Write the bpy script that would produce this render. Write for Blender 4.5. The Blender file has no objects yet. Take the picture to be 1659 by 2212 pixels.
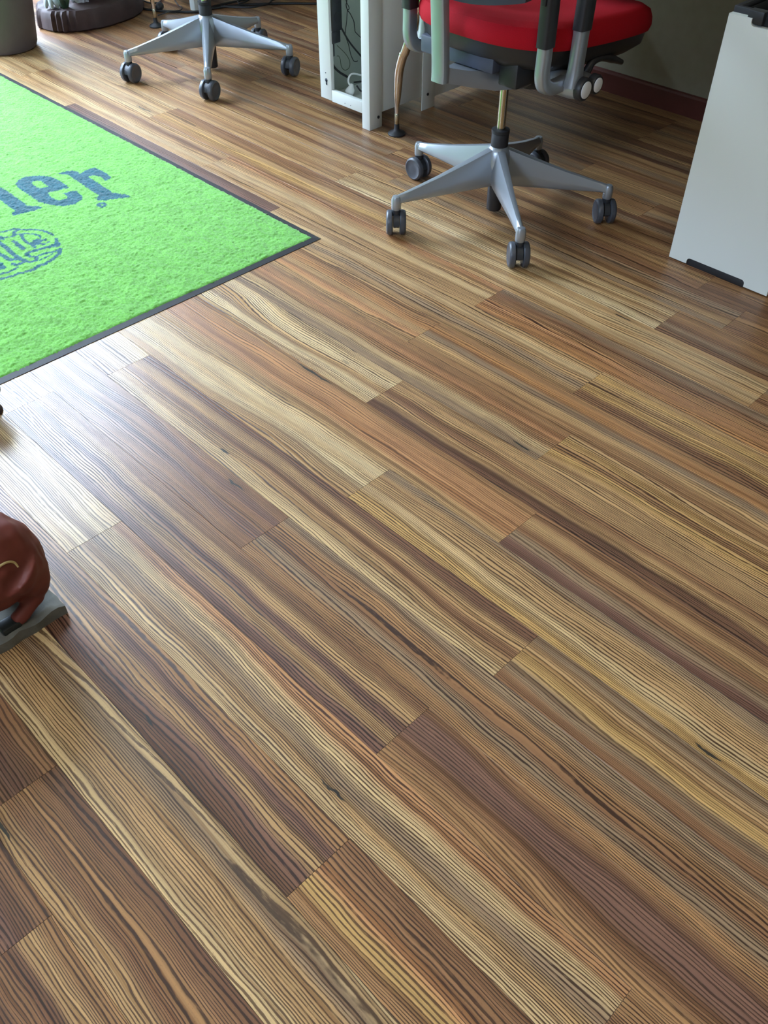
import bpy, bmesh, math, random
import numpy as np
from mathutils import Vector, Matrix, noise as mn

PI = math.pi
SC = bpy.context.scene
C = SC.collection

# ------------------------------------------------------------------ camera
YAW = math.radians(44.6)
cam = bpy.data.cameras.new('camera')
cam.sensor_fit = 'VERTICAL'; cam.sensor_height = 24.0
cam.lens = 24.0 * 1912.0 / 2212.0
cam.clip_start = 0.02
cam_o = bpy.data.objects.new('camera', cam); C.objects.link(cam_o)
cam_o.location = (0, 0, 1.28)
cam_o.rotation_euler = (math.radians(90 - 44.7), 0, -YAW)
SC.camera = cam_o

# ------------------------------------------------------------------ world, light, exposure
SC.view_settings.view_transform = 'Standard'
SC.view_settings.look = 'None'
SC.view_settings.gamma = 1
SC.view_settings.use_curve_mapping = False
SC.view_settings.exposure = -0.62
SC.cycles.use_denoising = True
SC.cycles.denoising_prefilter = 'ACCURATE'
SC.cycles.max_bounces = 8
SC.cycles.sample_clamp_indirect = 8.0
wd = bpy.data.worlds.new('sky'); SC.world = wd; wd.use_nodes = True
wn = wd.node_tree.nodes; wl = wd.node_tree.links
bg = wn['Background']; bg.inputs['Strength'].default_value = 64.0
# overcast sky above a street front: ground, the houses opposite, then the open sky
w_tc = wn.new('ShaderNodeTexCoord'); w_sp = wn.new('ShaderNodeSeparateXYZ'); wl.new(w_tc.outputs['Generated'], w_sp.inputs[0])
w_cr = wn.new('ShaderNodeValToRGB'); wl.new(w_sp.outputs[2], w_cr.inputs[0]); w_cr.color_ramp.interpolation = 'EASE'
w_el = w_cr.color_ramp.elements
w_el[0].position = 0.0; w_el[0].color = (.10, .11, .11, 1)
w_el[1].position = 1.0; w_el[1].color = (.57, .74, 1.0, 1)
for p_, c_ in ((.18, (.14, .18, .24, 1)), (.36, (.42, .55, .74, 1)), (.48, (.66, .81, 1.0, 1))):
    e_ = w_el.new(p_); e_.color = c_
wl.new(w_cr.outputs[0], bg.inputs['Color'])

def area(name, loc, rot, sx, sy, power=0, col=(1, 1, 1), portal=False):
    l = bpy.data.lights.new(name, 'AREA'); l.shape = 'RECTANGLE'; l.size = sx; l.size_y = sy
    l.energy = power; l.color = col
    if portal: l.cycles.is_portal = True
    o = bpy.data.objects.new(name, l); C.objects.link(o); o.location = loc; o.rotation_euler = rot
    return o
RX0, RX1, RY0, RY1, RZ = -2.8, 3.205, -3.0, 5.0, 3.5
# openings (x0, x1, z0, z1) in the far wall and (y0, y1, z0, z1) in the left wall
WIN_FAR = [(-0.2, 1.0, .05, 3.3), (1.08, 2.35, .05, 3.3)]
WIN_LEFT = [(0.4, 1.6, 1.5, 2.9)]
for a, b, c, d in WIN_FAR:
    area('portal', ((a+b)/2, RY1+.02, (c+d)/2), (-PI/2, 0, 0), b-a, d-c, portal=True)
for a, b, c, d in WIN_LEFT:
    area('portal', (RX0-.02, (a+b)/2, (c+d)/2), (0, -PI/2, 0), d-c, b-a, portal=True)
# unseen warm fill lamps, added under the ceiling around and behind the camera
FILL_LAMPS = [(.35, -.35), (-1.4, -.4)]
for x, y in FILL_LAMPS:
    area('added_fill_light', (x, y, RZ-.05), (0, 0, 0), .58, .58, 20, (1.0, .86, .70))

# ------------------------------------------------------------------ helpers
def lin(r, g=None, b=None):
    if g is None: r, g, b = r
    f = lambda c: (c/255/12.92) if c/255 <= .04045 else ((c/255+.055)/1.055)**2.4
    return (f(r), f(g), f(b))
def nodes(name):
    m = bpy.data.materials.new(name); m.use_nodes = True
    return m, m.node_tree.nodes, m.node_tree.links, m.node_tree.nodes['Principled BSDF']
def mat(name, col, rough=.5, metal=0, bump=0, bscale=80, var=0, vscale=6, coat=0, spec=None, stretch=(1, 1, 1)):
    m, n, l, p = nodes(name)
    p.inputs['Base Color'].default_value = (*col, 1); p.inputs['Roughness'].default_value = rough
    p.inputs['Metallic'].default_value = metal
    if coat: p.inputs['Coat Weight'].default_value = coat
    if spec is not None: p.inputs['Specular IOR Level'].default_value = spec
    tc = n.new('ShaderNodeTexCoord'); mp = n.new('ShaderNodeMapping'); l.new(tc.outputs['Object'], mp.inputs['Vector'])
    mp.inputs['Scale'].default_value = stretch
    if var:
        t = n.new('ShaderNodeTexNoise'); t.inputs['Scale'].default_value = vscale; t.inputs['Detail'].default_value = 6
        l.new(mp.outputs[0], t.inputs['Vector'])
        r = n.new('ShaderNodeMapRange'); r.inputs['From Min'].default_value = .3; r.inputs['From Max'].default_value = .7
        r.inputs['To Min'].default_value = 1-var; r.inputs['To Max'].default_value = 1+var
        l.new(t.outputs['Fac'], r.inputs['Value'])
        x = n.new('ShaderNodeVectorMath'); x.operation = 'SCALE'; x.inputs[0].default_value = col
        l.new(r.outputs[0], x.inputs['Scale']); l.new(x.outputs[0], p.inputs['Base Color'])
    if bump:
        t = n.new('ShaderNodeTexNoise'); t.inputs['Scale'].default_value = bscale; t.inputs['Detail'].default_value = 3
        l.new(mp.outputs[0], t.inputs['Vector'])
        b = n.new('ShaderNodeBump'); b.inputs['Strength'].default_value = bump; b.inputs['Distance'].default_value = .002
        l.new(t.outputs['Fac'], b.inputs['Height']); l.new(b.outputs[0], p.inputs['Normal'])
    return m

def obj(name, bm, m, parent=None, loc=None, smooth=False, **props):
    me = bpy.data.meshes.new(name)
    if isinstance(bm, bmesh.types.BMesh):
        bmesh.ops.recalc_face_normals(bm, faces=bm.faces)
        bm.to_mesh(me); bm.free()
    else: me.from_pydata(*bm)
    if smooth:
        me.polygons.foreach_set('use_smooth', [True]*len(me.polygons))
        try: me.set_sharp_from_angle(angle=math.radians(42))
        except Exception: pass
    if m: me.materials.append(m)
    o = bpy.data.objects.new(name, me); C.objects.link(o)
    if parent: o.parent = parent
    if loc: o.location = loc
    for k, v in props.items(): o[k] = v
    return o
def thing(name, label, cat, loc=(0, 0, 0), rz=0, group=None):
    o = bpy.data.objects.new(name, None); C.objects.link(o); o.empty_display_size = .1
    o.location = loc; o.rotation_euler = (0, 0, rz); o['label'] = label; o['category'] = cat
    if group: o['group'] = group
    return o
def tag(o, label, cat, group=None):
    o['label'] = label; o['category'] = cat
    if group: o['group'] = group
    return o
def struct(name, bm, m, parent=None, **k):
    o = obj(name, bm, m, parent, **k)
    if not parent: o['kind'] = 'structure'
    return o
def box(bm, x0, x1, y0, y1, z0, z1, bev=0, M=None):
    r = bmesh.ops.create_cube(bm, size=1)
    vs = r['verts']
    for v in vs:
        v.co = Vector(((x0+x1)/2+v.co.x*(x1-x0), (y0+y1)/2+v.co.y*(y1-y0), (z0+z1)/2+v.co.z*(z1-z0)))
    if bev:
        es = list({e for v in vs for e in v.link_edges})
        g = bmesh.ops.bevel(bm, geom=es, offset=bev, segments=2, affect='EDGES', profile=.5)
        vs = list({v for f in g['faces'] for v in f.verts} | {v for v in vs if v.is_valid})
    if M is not None:
        for v in vs: v.co = M @ v.co
    return vs
def loft(bm, rings, cap=True, closed=True):
    R = [[bm.verts.new(p) for p in r] for r in rings]
    n = len(R[0])
    for a, b in zip(R, R[1:]):
        for i in range(n if closed else n-1):
            bm.faces.new((a[i], a[(i+1) % n], b[(i+1) % n], b[i]))
    if cap:
        bm.faces.new(R[0][::-1]); bm.faces.new(R[-1])
    return R
def lathe(bm, prof, n=28, c=(0, 0, 0), M=None):
    rings = []
    for r, z in prof:
        ring = [Vector((max(r, 1e-5)*math.cos(2*PI*i/n), max(r, 1e-5)*math.sin(2*PI*i/n), z)) for i in range(n)]
        ring = [(M @ p if M is not None else p) + Vector(c) for p in ring]
        rings.append(ring)
    return loft(bm, rings)
def catmull(pts, k=8):
    P = [Vector(p) for p in pts]; P = [P[0]*2-P[1]] + P + [P[-1]*2-P[-2]]
    out = []
    for i in range(1, len(P)-2):
        for j in range(k):
            t = j/k
            out.append(.5*((2*P[i]) + (P[i+1]-P[i-1])*t + (2*P[i-1]-5*P[i]+4*P[i+1]-P[i+2])*t*t + (3*P[i]-P[i-1]-3*P[i+1]+P[i+2])*t**3))
    out.append(P[-2].copy())
    return out
def tube(bm, pts, r, n=10, sm=6, sect=None):
    """swept tube; r a number or list per control point; sect = (rx, ry) flattening with a fixed side axis"""
    P = catmull(pts, sm) if sm > 1 else [Vector(p) for p in pts]
    if isinstance(r, (int, float)): rr = [r]*len(P)
    else: rr = list(np.interp(np.linspace(0, len(r)-1, len(P)), range(len(r)), r))
    rings = []; up = None
    for i, p in enumerate(P):
        t = (P[min(i+1, len(P)-1)]-P[max(i-1, 0)]).normalized()
        if up is None:
            up = Vector((0, 1, 0)) if sect else (Vector((0, 0, 1)) if abs(t.z) < .9 else Vector((1, 0, 0)))
        s = up - t*up.dot(t)
        if s.length < 1e-4: s = t.orthogonal()
        s.normalize()
        if not sect: up = s
        q = t.cross(s)
        ax, ay = sect if sect else (1, 1)
        ring = []
        for j in range(n):
            a = 2*PI*j/n
            ca, sa = math.cos(a), math.sin(a)
            if sect:
                e = .38
                ca = math.copysign(abs(ca)**e, ca); sa = math.copysign(abs(sa)**e, sa)
            ring.append(p + s*(ca*rr[i]*ax) + q*(sa*rr[i]*ay))
        rings.append(ring)
    return loft(bm, rings)
def prism(bm, poly, z0, z1):
    a = [bm.verts.new((x, y, z0)) for x, y in poly]; b = [bm.verts.new((x, y, z1)) for x, y in poly]
    n = len(poly)
    for i in range(n): bm.faces.new((a[i], a[(i+1) % n], b[(i+1) % n], b[i]))
    bm.faces.new(a[::-1]); bm.faces.new(b)
def copy_tree(o, parent=None):
    c = o.copy(); C.objects.link(c); c.parent = parent
    for ch in list(o.children): copy_tree(ch, c)
    return c
NB = bmesh.new
rnd = random.Random(7)

# ------------------------------------------------------------------ materials
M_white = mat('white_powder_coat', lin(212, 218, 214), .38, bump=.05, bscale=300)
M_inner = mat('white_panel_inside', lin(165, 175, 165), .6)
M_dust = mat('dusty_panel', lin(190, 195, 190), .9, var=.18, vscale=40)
M_silver = mat('silver_paint', lin(158, 166, 174), .32, .6, bump=.06, bscale=700)
M_chrome = mat('chrome', lin(215, 212, 208), .10, 1.0)
M_steel = mat('brushed_steel_column', lin(190, 185, 165), .22, 1.0)
M_black = mat('black_plastic', lin(34, 36, 40), .45)
M_rub = mat('black_rubber', lin(30, 31, 35), .6, bump=.1, bscale=200)
M_wheel = mat('grey_wheel_plastic', lin(66, 70, 78), .38)
M_hood = mat('dark_caster_hood', lin(38, 42, 48), .45)
M_slate = mat('slate_plastic', lin(62, 70, 86), .5)
M_cap = mat('white_cap', lin(225, 228, 232), .35)
M_red = mat('red_seat_fabric', lin(172, 14, 32), .85, bump=.5, bscale=900, var=.10, vscale=500, spec=.2)
M_cable = mat('black_cable', lin(22, 24, 26), .5)
M_cableg = mat('green_cable', lin(60, 74, 50), .5)
M_cablew = mat('white_cable', lin(225, 228, 226), .5)
M_wall = mat('plaster_wall', lin(150, 146, 128), .9, bump=.15, bscale=60, var=.04, vscale=30)
M_wall2 = mat('pale_wall_paint', lin(178, 174, 166), .9)
M_ceil = mat('ceiling_paint', lin(225, 222, 215), .9)
M_base = mat('dark_red_baseboard', lin(92, 46, 40), .4, var=.1, vscale=12)
M_desk = mat('desk_top_laminate', lin(200, 200, 195), .45)
M_frame = mat('window_frame_paint', lin(225, 225, 222), .4)
M_pot = mat('grey_brown_planter', lin(92, 84, 86), .75, bump=.2, bscale=90, var=.08, vscale=9)
M_bark = mat('dark_carved_wood_base', lin(58, 42, 40), .65, bump=.5, bscale=60, var=.25, vscale=18)
M_fur = mat('white_carved_fur', lin(205, 208, 212), .75, bump=.9, bscale=60, var=.3, vscale=26, stretch=(3, 3, .6))
M_green = mat('dark_green_stem', lin(38, 62, 48), .5)
M_paw = mat('pale_stone_paw', lin(175, 190, 190), .6, bump=.2, bscale=90)
M_redclay = mat('red_pot_clay', lin(92, 34, 32), .6)
M_bull = mat('reddish_painted_clay', lin(108, 48, 38), .62, bump=.25, bscale=40, var=.22, vscale=16)
M_hoof = mat('dark_hoof', lin(30, 38, 38), .45)
M_slab = mat('grey_stone_base', lin(92, 92, 84), .8, bump=.6, bscale=55, var=.45, vscale=14)
M_string = mat('straw_coloured_tail_cord', lin(190, 170, 120), .7)

def plank_material():
    m, n, l, p = nodes('striped_wood_plank')
    def N(t, **kw):
        x = n.new(t)
        for k, v in kw.items(): setattr(x, k, v)
        return x
    def val(x): return x.outputs[0]
    def math_(op, a, b=None, c=None, clamp=False):
        x = N('ShaderNodeMath', operation=op); x.use_clamp = clamp
        for i, q in enumerate((a, b, c)):
            if q is None: continue
            if isinstance(q, (int, float)): x.inputs[i].default_value = q
            else: l.new(q, x.inputs[i])
        return x.outputs[0]
    def attr(name, out='Fac'):
        x = N('ShaderNodeAttribute', attribute_type='OBJECT', attribute_name=name); return x.outputs[out]
    def comb(x, y, z):
        c = N('ShaderNodeCombineXYZ')
        for i, q in enumerate((x, y, z)):
            if isinstance(q, (int, float)): c.inputs[i].default_value = q
            else: l.new(q, c.inputs[i])
        return c.outputs[0]
    def noise(vec, scale, detail=2, rough=.5):
        t = N('ShaderNodeTexNoise'); t.inputs['Scale'].default_value = scale; t.inputs['Detail'].default_value = detail
        t.inputs['Roughness'].default_value = rough
        l.new(vec, t.inputs['Vector']); return t.outputs['Fac']
    def mrange(v, a, b, c, d, smooth=False):
        r = N('ShaderNodeMapRange'); r.interpolation_type = 'SMOOTHSTEP' if smooth else 'LINEAR'
        l.new(v, r.inputs['Value'])
        for k, q in zip(('From Min', 'From Max', 'To Min', 'To Max'), (a, b, c, d)):
            if isinstance(q, (int, float)): r.inputs[k].default_value = q
            else: l.new(q, r.inputs[k])
        return r.outputs[0]
    def mix(f, a, b, mode='MIX'):
        x = N('ShaderNodeMix', data_type='RGBA', blend_type=mode)
        if isinstance(f, (int, float)): x.inputs[0].default_value = f
        else: l.new(f, x.inputs[0])
        for i, q in ((6, a), (7, b)):
            if isinstance(q, tuple): x.inputs[i].default_value = (*q, 1)
            else: l.new(q, x.inputs[i])
        return x.outputs[2]
    tc = N('ShaderNodeTexCoord'); sp = N('ShaderNodeSeparateXYZ'); l.new(tc.outputs['Object'], sp.inputs[0])
    v = math_('MULTIPLY', sp.outputs[0], 1/0.12495); u = sp.outputs[1]
    seed = attr('seed'); swirl = attr('swirl')
    # slow wander of the grain across the plank
    n1 = noise(comb(math_('MULTIPLY', v, .55), math_('MULTIPLY', u, 1.5), seed), 1.0, 1)
    n2 = noise(comb(math_('MULTIPLY', v, 2.2), math_('MULTIPLY', u, 5.0), math_('ADD', seed, 31.7)), 1.0, 2)
    n3 = noise(comb(math_('MULTIPLY', v, 9), math_('MULTIPLY', u, 34.0), math_('ADD', seed, 7.1)), 1.0, 1)
    w = math_('ADD', v, math_('MULTIPLY', math_('SUBTRACT', n1, .5), swirl))
    w = math_('ADD', w, math_('MULTIPLY', math_('SUBTRACT', n2, .5), .13))
    # knot and the push it gives to the grain
    kv = attr('knot_across'); ku = attr('knot_along'); kl = attr('knot_length'); ks = attr('knot_strength')
    dv = math_('DIVIDE', math_('SUBTRACT', v, kv), .10)
    du = math_('DIVIDE', math_('SUBTRACT', u, ku), math_('MULTIPLY', kl, 1.6))
    d2 = math_('ADD', math_('MULTIPLY', dv, dv), math_('MULTIPLY', du, du))
    push = math_('EXPONENT', math_('MULTIPLY', d2, -1.0))
    w = math_('ADD', w, math_('MULTIPLY', math_('MULTIPLY', push, dv), math_('MULTIPLY', ks, .05)))
    # five tones across
    wc = math_('ADD', w, math_('MULTIPLY', math_('SUBTRACT', n3, .5), .03))
    A = [attr('tone_'+c, 'Color') for c in 'abcde']
    col = A[0]
    for i in range(4):
        col = mix(mrange(wc, .1+.2*i+.03, .1+.2*i+.19, 0.0, 1.0, True), col, A[i+1])
    # streaks of heartwood, sharper and narrower
    st = noise(comb(math_('MULTIPLY', w, 12.0), math_('MULTIPLY', u, .9), math_('ADD', seed, 3.3)), 1.0, 3, .6)
    col = mix(mrange(st, .50, .64, 0.0, .75, True), col, mix(1.0, col, (.50, .41, .36), 'MULTIPLY'))
    col = mix(mrange(st, .47, .36, 0.0, .42, True), col, mix(1.0, col, (1.35, 1.32, 1.22), 'MULTIPLY'))
    st2 = noise(comb(math_('MULTIPLY', w, 26.0), math_('MULTIPLY', u, 1.6), math_('ADD', seed, 13.3)), 1.0, 2, .6)
    col = mix(1.0, col, comb(*[mrange(st2, .3, .7, .80, 1.2)]*3), 'MULTIPLY')
    # pin-stripe grain
    lw = math_('ADD', math_('MULTIPLY', w, attr('stripes')), math_('MULTIPLY', noise(comb(math_('MULTIPLY', w, 3.0), math_('MULTIPLY', u, .7), seed), 1.0, 1), 8.0))
    lw = math_('ADD', lw, math_('MULTIPLY', math_('SUBTRACT', noise(comb(math_('MULTIPLY', v, 14), math_('MULTIPLY', u, 46.0), seed), 1.0, 2), .5), .26))
    fr = math_('ABSOLUTE', math_('SUBTRACT', math_('FRACT', lw), .5))
    wid = mrange(noise(comb(math_('MULTIPLY', w, 7.0), math_('MULTIPLY', u, 7.0), math_('ADD', seed, 91.0)), 1.0, 2), .3, .72, .12, .29)
    ln = math_('SUBTRACT', 1.0, mrange(math_('DIVIDE', fr, wid), .60, 1.15, 0.0, 1.0, True))
    br = mrange(noise(comb(math_('MULTIPLY', w, 40.0), math_('MULTIPLY', u, 45.0), math_('ADD', seed, 55.0)), 1.0, 2), .28, .46, .55, 1.0)
    ln = math_('MULTIPLY', math_('MULTIPLY', ln, br), attr('grain'))
    col = mix(ln, col, mix(1.0, col, (.13, .085, .07), 'MULTIPLY'))
    # pores
    po = noise(comb(math_('MULTIPLY', v, 110), math_('MULTIPLY', u, 260.0), seed), 1.0, 1)
    col = mix(mrange(po, .62, .74, 0.0, .38), col, mix(1.0, col, (.35, .27, .22), 'MULTIPLY'))
    # knot core
    kn = noise(comb(math_('MULTIPLY', v, 5), math_('MULTIPLY', u, 40.0), math_('ADD', seed, 77.0)), 1.0, 3)
    cv = math_('DIVIDE', math_('ADD', math_('SUBTRACT', v, kv), math_('MULTIPLY', math_('SUBTRACT', kn, .5), .12)), .023)
    cu = math_('DIVIDE', math_('SUBTRACT', u, ku), math_('MULTIPLY', kl, 1.35))
    c2 = math_('ADD', math_('MULTIPLY', cv, cv), math_('MULTIPLY', cu, cu))
    core = math_('MULTIPLY', mrange(c2, .55, 1.15, 1.0, 0.0, True), mrange(ks, 0.0, .6, 0.0, .95))
    halo = math_('MULTIPLY', push, math_('MULTIPLY', ks, .38))
    col = mix(halo, col, mix(1.0, col, (.42, .40, .42), 'MULTIPLY'))
    col = mix(core, col, (.018, .018, .016))
    l.new(col, p.inputs['Base Color'])
    p.inputs['Roughness'].default_value = .36
    l.new(mrange(ln, 0.0, 1.0, .31, .46), p.inputs['Roughness'])
    p.inputs['Specular IOR Level'].default_value = .5
    b = N('ShaderNodeBump'); b.inputs['Strength'].default_value = .35; b.inputs['Distance'].default_value = .0006
    l.new(math_('SUBTRACT', math_('MULTIPLY', st2, .5), ln), b.inputs['Height']); l.new(b.outputs[0], p.inputs['Normal'])
    return m
M_plank = plank_material()
M_sub = mat('dark_underlay', lin(60, 44, 32), .8)
M_floor_far = mat('wood_floor_beyond', lin(150, 112, 76), .4, var=.2, vscale=9, stretch=(8, .6, 1))

# ------------------------------------------------------------------ room shell
bm = NB(); box(bm, RX0, RX1, RY0, RY1, -.12, -.009)
floor = struct('floor', bm, M_floor_far)
bm = NB(); box(bm, RX0, RX1, RY0, RY1, RZ, RZ+.1); struct('ceiling', bm, M_ceil)
bm = NB(); box(bm, RX1, RX1+.12, RY0, RY1, -.12, RZ); struct('wall_right', bm, M_wall)
bm = NB(); box(bm, RX0, RX1, RY0-.12, RY0, -.12, RZ); struct('wall_back', bm, M_wall2)
def wall_with_holes(name, axis, at, thick, lo, hi, holes):
    bm = NB(); cuts = []
    e = lo
    def put(a, b, z0, z1):
        if b-a < 1e-4 or z1-z0 < 1e-4: return
        if axis == 'x': box(bm, a, b, at, at+thick, z0, z1)
        else: box(bm, at, at+thick, a, b, z0, z1)
    for a, b, z0, z1 in sorted(holes):
        put(e, a, -.12, RZ); put(a, b, -.12, z0); put(a, b, z1, RZ); e = b
    put(e, hi, -.12, RZ)
    return struct(name, bm, M_wall2)
wall_with_holes('wall_far', 'x', RY1, .12, RX0, RX1, WIN_FAR)
wall_with_holes('wall_left', 'y', RX0-.12, .12, RY0, RY1, WIN_LEFT)
gm, gn, gl, gp = nodes('clear_window_pane')
gt = gn.new('ShaderNodeBsdfTransparent'); gg = gn.new('ShaderNodeBsdfGlossy'); gg.inputs['Roughness'].default_value = .02
gx = gn.new('ShaderNodeMixShader'); gx.inputs[0].default_value = .06
gl.new(gt.outputs[0], gx.inputs[1]); gl.new(gg.outputs[0], gx.inputs[2]); gl.new(gx.outputs[0], gn['Material Output'].inputs[0])
for i, (a, b, z0, z1) in enumerate(WIN_FAR + WIN_LEFT):
    bm = NB(); far = i < len(WIN_FAR); f = .045
    def fb(a0, a1, c0, c1, d0, d1):
        if far: box(bm, a0, a1, RY1+d0, RY1+d1, c0, c1)
        else: box(bm, RX0-d1, RX0-d0, a0, a1, c0, c1)
    fb(a, a+f, z0, z1, .03, .09); fb(b-f, b, z0, z1, .03, .09); fb(a, b, z0, z0+f, .03, .09); fb(a, b, z1-f, z1, .03, .09)
    w = struct('window_%d' % (i+1), bm, M_frame)
    bm = NB(); fb(a+f, b-f, z0+f, z1-f, .055, .06); obj('pane', bm, gm, w)
# baseboard on the right wall: board with a rounded top edge
bm = NB()
prof = [(0, 0), (-.013, 0), (-.013, .066), (-.010, .073), (-.004, .076), (0, .076)]
loft(bm, [[(RX1+x, y, z) for x, z in prof] for y in (RY0, RY1)])
struct('baseboard_right', bm, M_base)
# frames around the added fill lamps, out of view
for x, y in FILL_LAMPS:
    t = thing('added_fill_lamp', 'added square fill lamp in a white frame, unseen, ' + ('above the camera' if x > 0 else 'left of the camera'), 'ceiling lamp', (x, y, RZ-.045), group='added fill lamps')
    bm = NB(); box(bm, -.33, .33, .3, .33, 0, .045); box(bm, -.33, .33, -.33, -.3, 0, .045)
    box(bm, -.33, -.3, -.3, .3, 0, .045); box(bm, .3, .33, -.3, .3, 0, .045); obj('fill_lamp_frame', bm, M_frame, t)

# ------------------------------------------------------------------ planks
TONE = dict(W=(206, 180, 136), T=(176, 139, 94), L=(194, 163, 117), B=(138, 99, 68), D=(114, 80, 59), P=(120, 86, 70), O=(178, 129, 86),
            G=(148, 121, 92), M=(156, 116, 77), S=(168, 120, 75), Y=(188, 149, 92))
W = 0.12495; X0 = 0.2596; LEN = 1.2305; S = .8828
KNOWN = {-3: .765, -2: .995, -1: .09, 0: .523, 1: 1.447, 2: .606, 3: 1.186, 4: .567, 5: 1.139, 6: .792, 7: 1.371, 8: .909, 9: .10,
         10: 1.01, 11: 1.485, 12: .648, 13: 2.425, 15: 2.455}
# tones from the low-x edge to the high-x edge, keyed by (course, index of the plank that contains y)
PROFILE = {
 (-3, .0): 'DBDTM', (-3, 1.): 'PBPDB', (-2, .5): 'TBMBD', (-2, 1.): 'PDPDB', (-1, 1.): 'LTTGL', (0, .1): 'MYOBB', (0, 1.): 'DPTPM',
 (1, .6): 'LTGLO', (1, 1.9): 'LWGWL', (2, .1): 'MBPPB', (2, 1.): 'PTPTB', (2, 2.2): 'LWTWL', (3, .5): 'MGBMG', (3, 1.6): 'BPBPB',
 (4, .1): 'BGYTG', (4, 1.): 'LTBTD', (4, 2.3): 'BLGWL', (5, .5): 'YLTTG', (5, 1.6): 'TWLWL', (6, .1): 'PGBTB', (6, 1.2): 'TOOOM',
 (7, .6): 'DTBTT', (7, 1.8): 'LWTWL', (8, .2): 'TYMYT', (8, 1.4): 'GLMOM', (9, .7): 'MTGSM', (9, 1.9): 'TOTSM', (10, .3): 'BYTYT',
 (10, 1.4): 'TGTLT', (10, 2.7): 'PGPPD', (11, .7): 'SOMBG', (11, 1.9): 'TTLTO', (11, 3.): 'TLTBT', (12, 1.2): 'TLTLT', (12, 2.4): 'MYTMB', (12, 3.5): 'LTLTL',
 (13, 1.5): 'WLTLT', (13, 2.7): 'TMTMT', (14, 1.3): 'GTMGB', (14, 2.5): 'TBTMG', (15, 1.5): 'BMTBM', (15, 2.8): 'MGBTM', (10, 4.): 'LTLLT', (11, 4.3): 'LTLTL'}
SW = {(1, .6): .3, (5, .5): .5, (5, 1.6): .75, (7, 1.8): .8, (3, 1.6): .6, (0, 1.): .4, (10, .3): .45, (2, .1): .6, (8, .2): .5}
KNOTS = [(-2, .08, .842, .02, .9), (0, .2, .847, .012, .7), (1, .26, .538, .022, 1.0), (1, .7, .366, .045, .75), (3, .86, 1.199, .022, 1.0), (3, .97, 1.05, .012, .6),
         (4, .25, 1.305, .012, .9), (4, .89, .671, .03, .7), (5, .08, .161, .02, .8), (1, .56, .074, .015, .7), (6, .93, 1.385, .05, 1.0), (8, .1, .858, .02, .7),
         (12, .24, 3.119, .04, .9), (12, .9, .999, .02, .7), (10, .45, 2.0, .05, .6), (8, .3, .3, .0, 0.)]
mesh_cache = {}
def plank_mesh(w, L):
    key = (round(w, 4), round(L, 4))
    if key in mesh_cache: return mesh_cache[key]
    g, c, t = .0002, .00022, .009
    bm = NB()
    def ring(i, z): return [(g+i, g+i, z), (w-g-i, g+i, z), (w-g-i, L-g-i, z), (g+i, L-g-i, z)]
    loft(bm, [ring(0, -t), ring(0, -c), ring(c, 0)])
    bmesh.ops.recalc_face_normals(bm, faces=bm.faces)
    me = bpy.data.meshes.new('plank'); bm.to_mesh(me); bm.free(); me.materials.append(M_plank)
    mesh_cache[key] = me
    return me
pr = random.Random(11)
for k in range(-9, 24):
    y = (KNOWN[k]*S if k in KNOWN else pr.random()*LEN)
    while y > -.9: y -= LEN
    x = X0 + W*k
    while y < 4.98:
        y1 = min(y+LEN, 5.0); w = min(W, RX1-x)
        if w < .02: break
        o = bpy.data.objects.new('plank', plank_mesh(w, y1-y)); C.objects.link(o); o.parent = floor
        o.location = (x, y, 0)
        prof = None; sw = pr.choice((.12, .2, .3, .45))
        for (kk, yy), s_ in PROFILE.items():
            if kk == k and y <= yy < y1: prof = s_; sw = SW.get((kk, yy), .22)
        if prof is None:
            prof = ''.join(pr.choice('TMBGTLMB' if k < 14 else 'TMBGMBDT') for _ in range(5))
        for c, ch in zip('abcde', prof):
            j = 1 + (pr.random()-.5)*.08
            o['tone_'+c] = [q*j for q in lin(TONE[ch])]
        o['seed'] = pr.random()*200; o['swirl'] = sw*1.0
        o['stripes'] = pr.choice((22., 25., 28.)); o['grain'] = pr.uniform(.70, 1.0)
        kn = [q for q in KNOTS if q[0] == k and y <= q[2] < y1]
        if kn:
            q = kn[0]; o['knot_across'] = q[1]; o['knot_along'] = q[2]-y; o['knot_length'] = q[3]; o['knot_strength'] = q[4]
        else:
            o['knot_across'] = pr.random(); o['knot_along'] = pr.random()*LEN; o['knot_length'] = .01; o['knot_strength'] = pr.choice((0., 0., .25))
        y = y1

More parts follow.
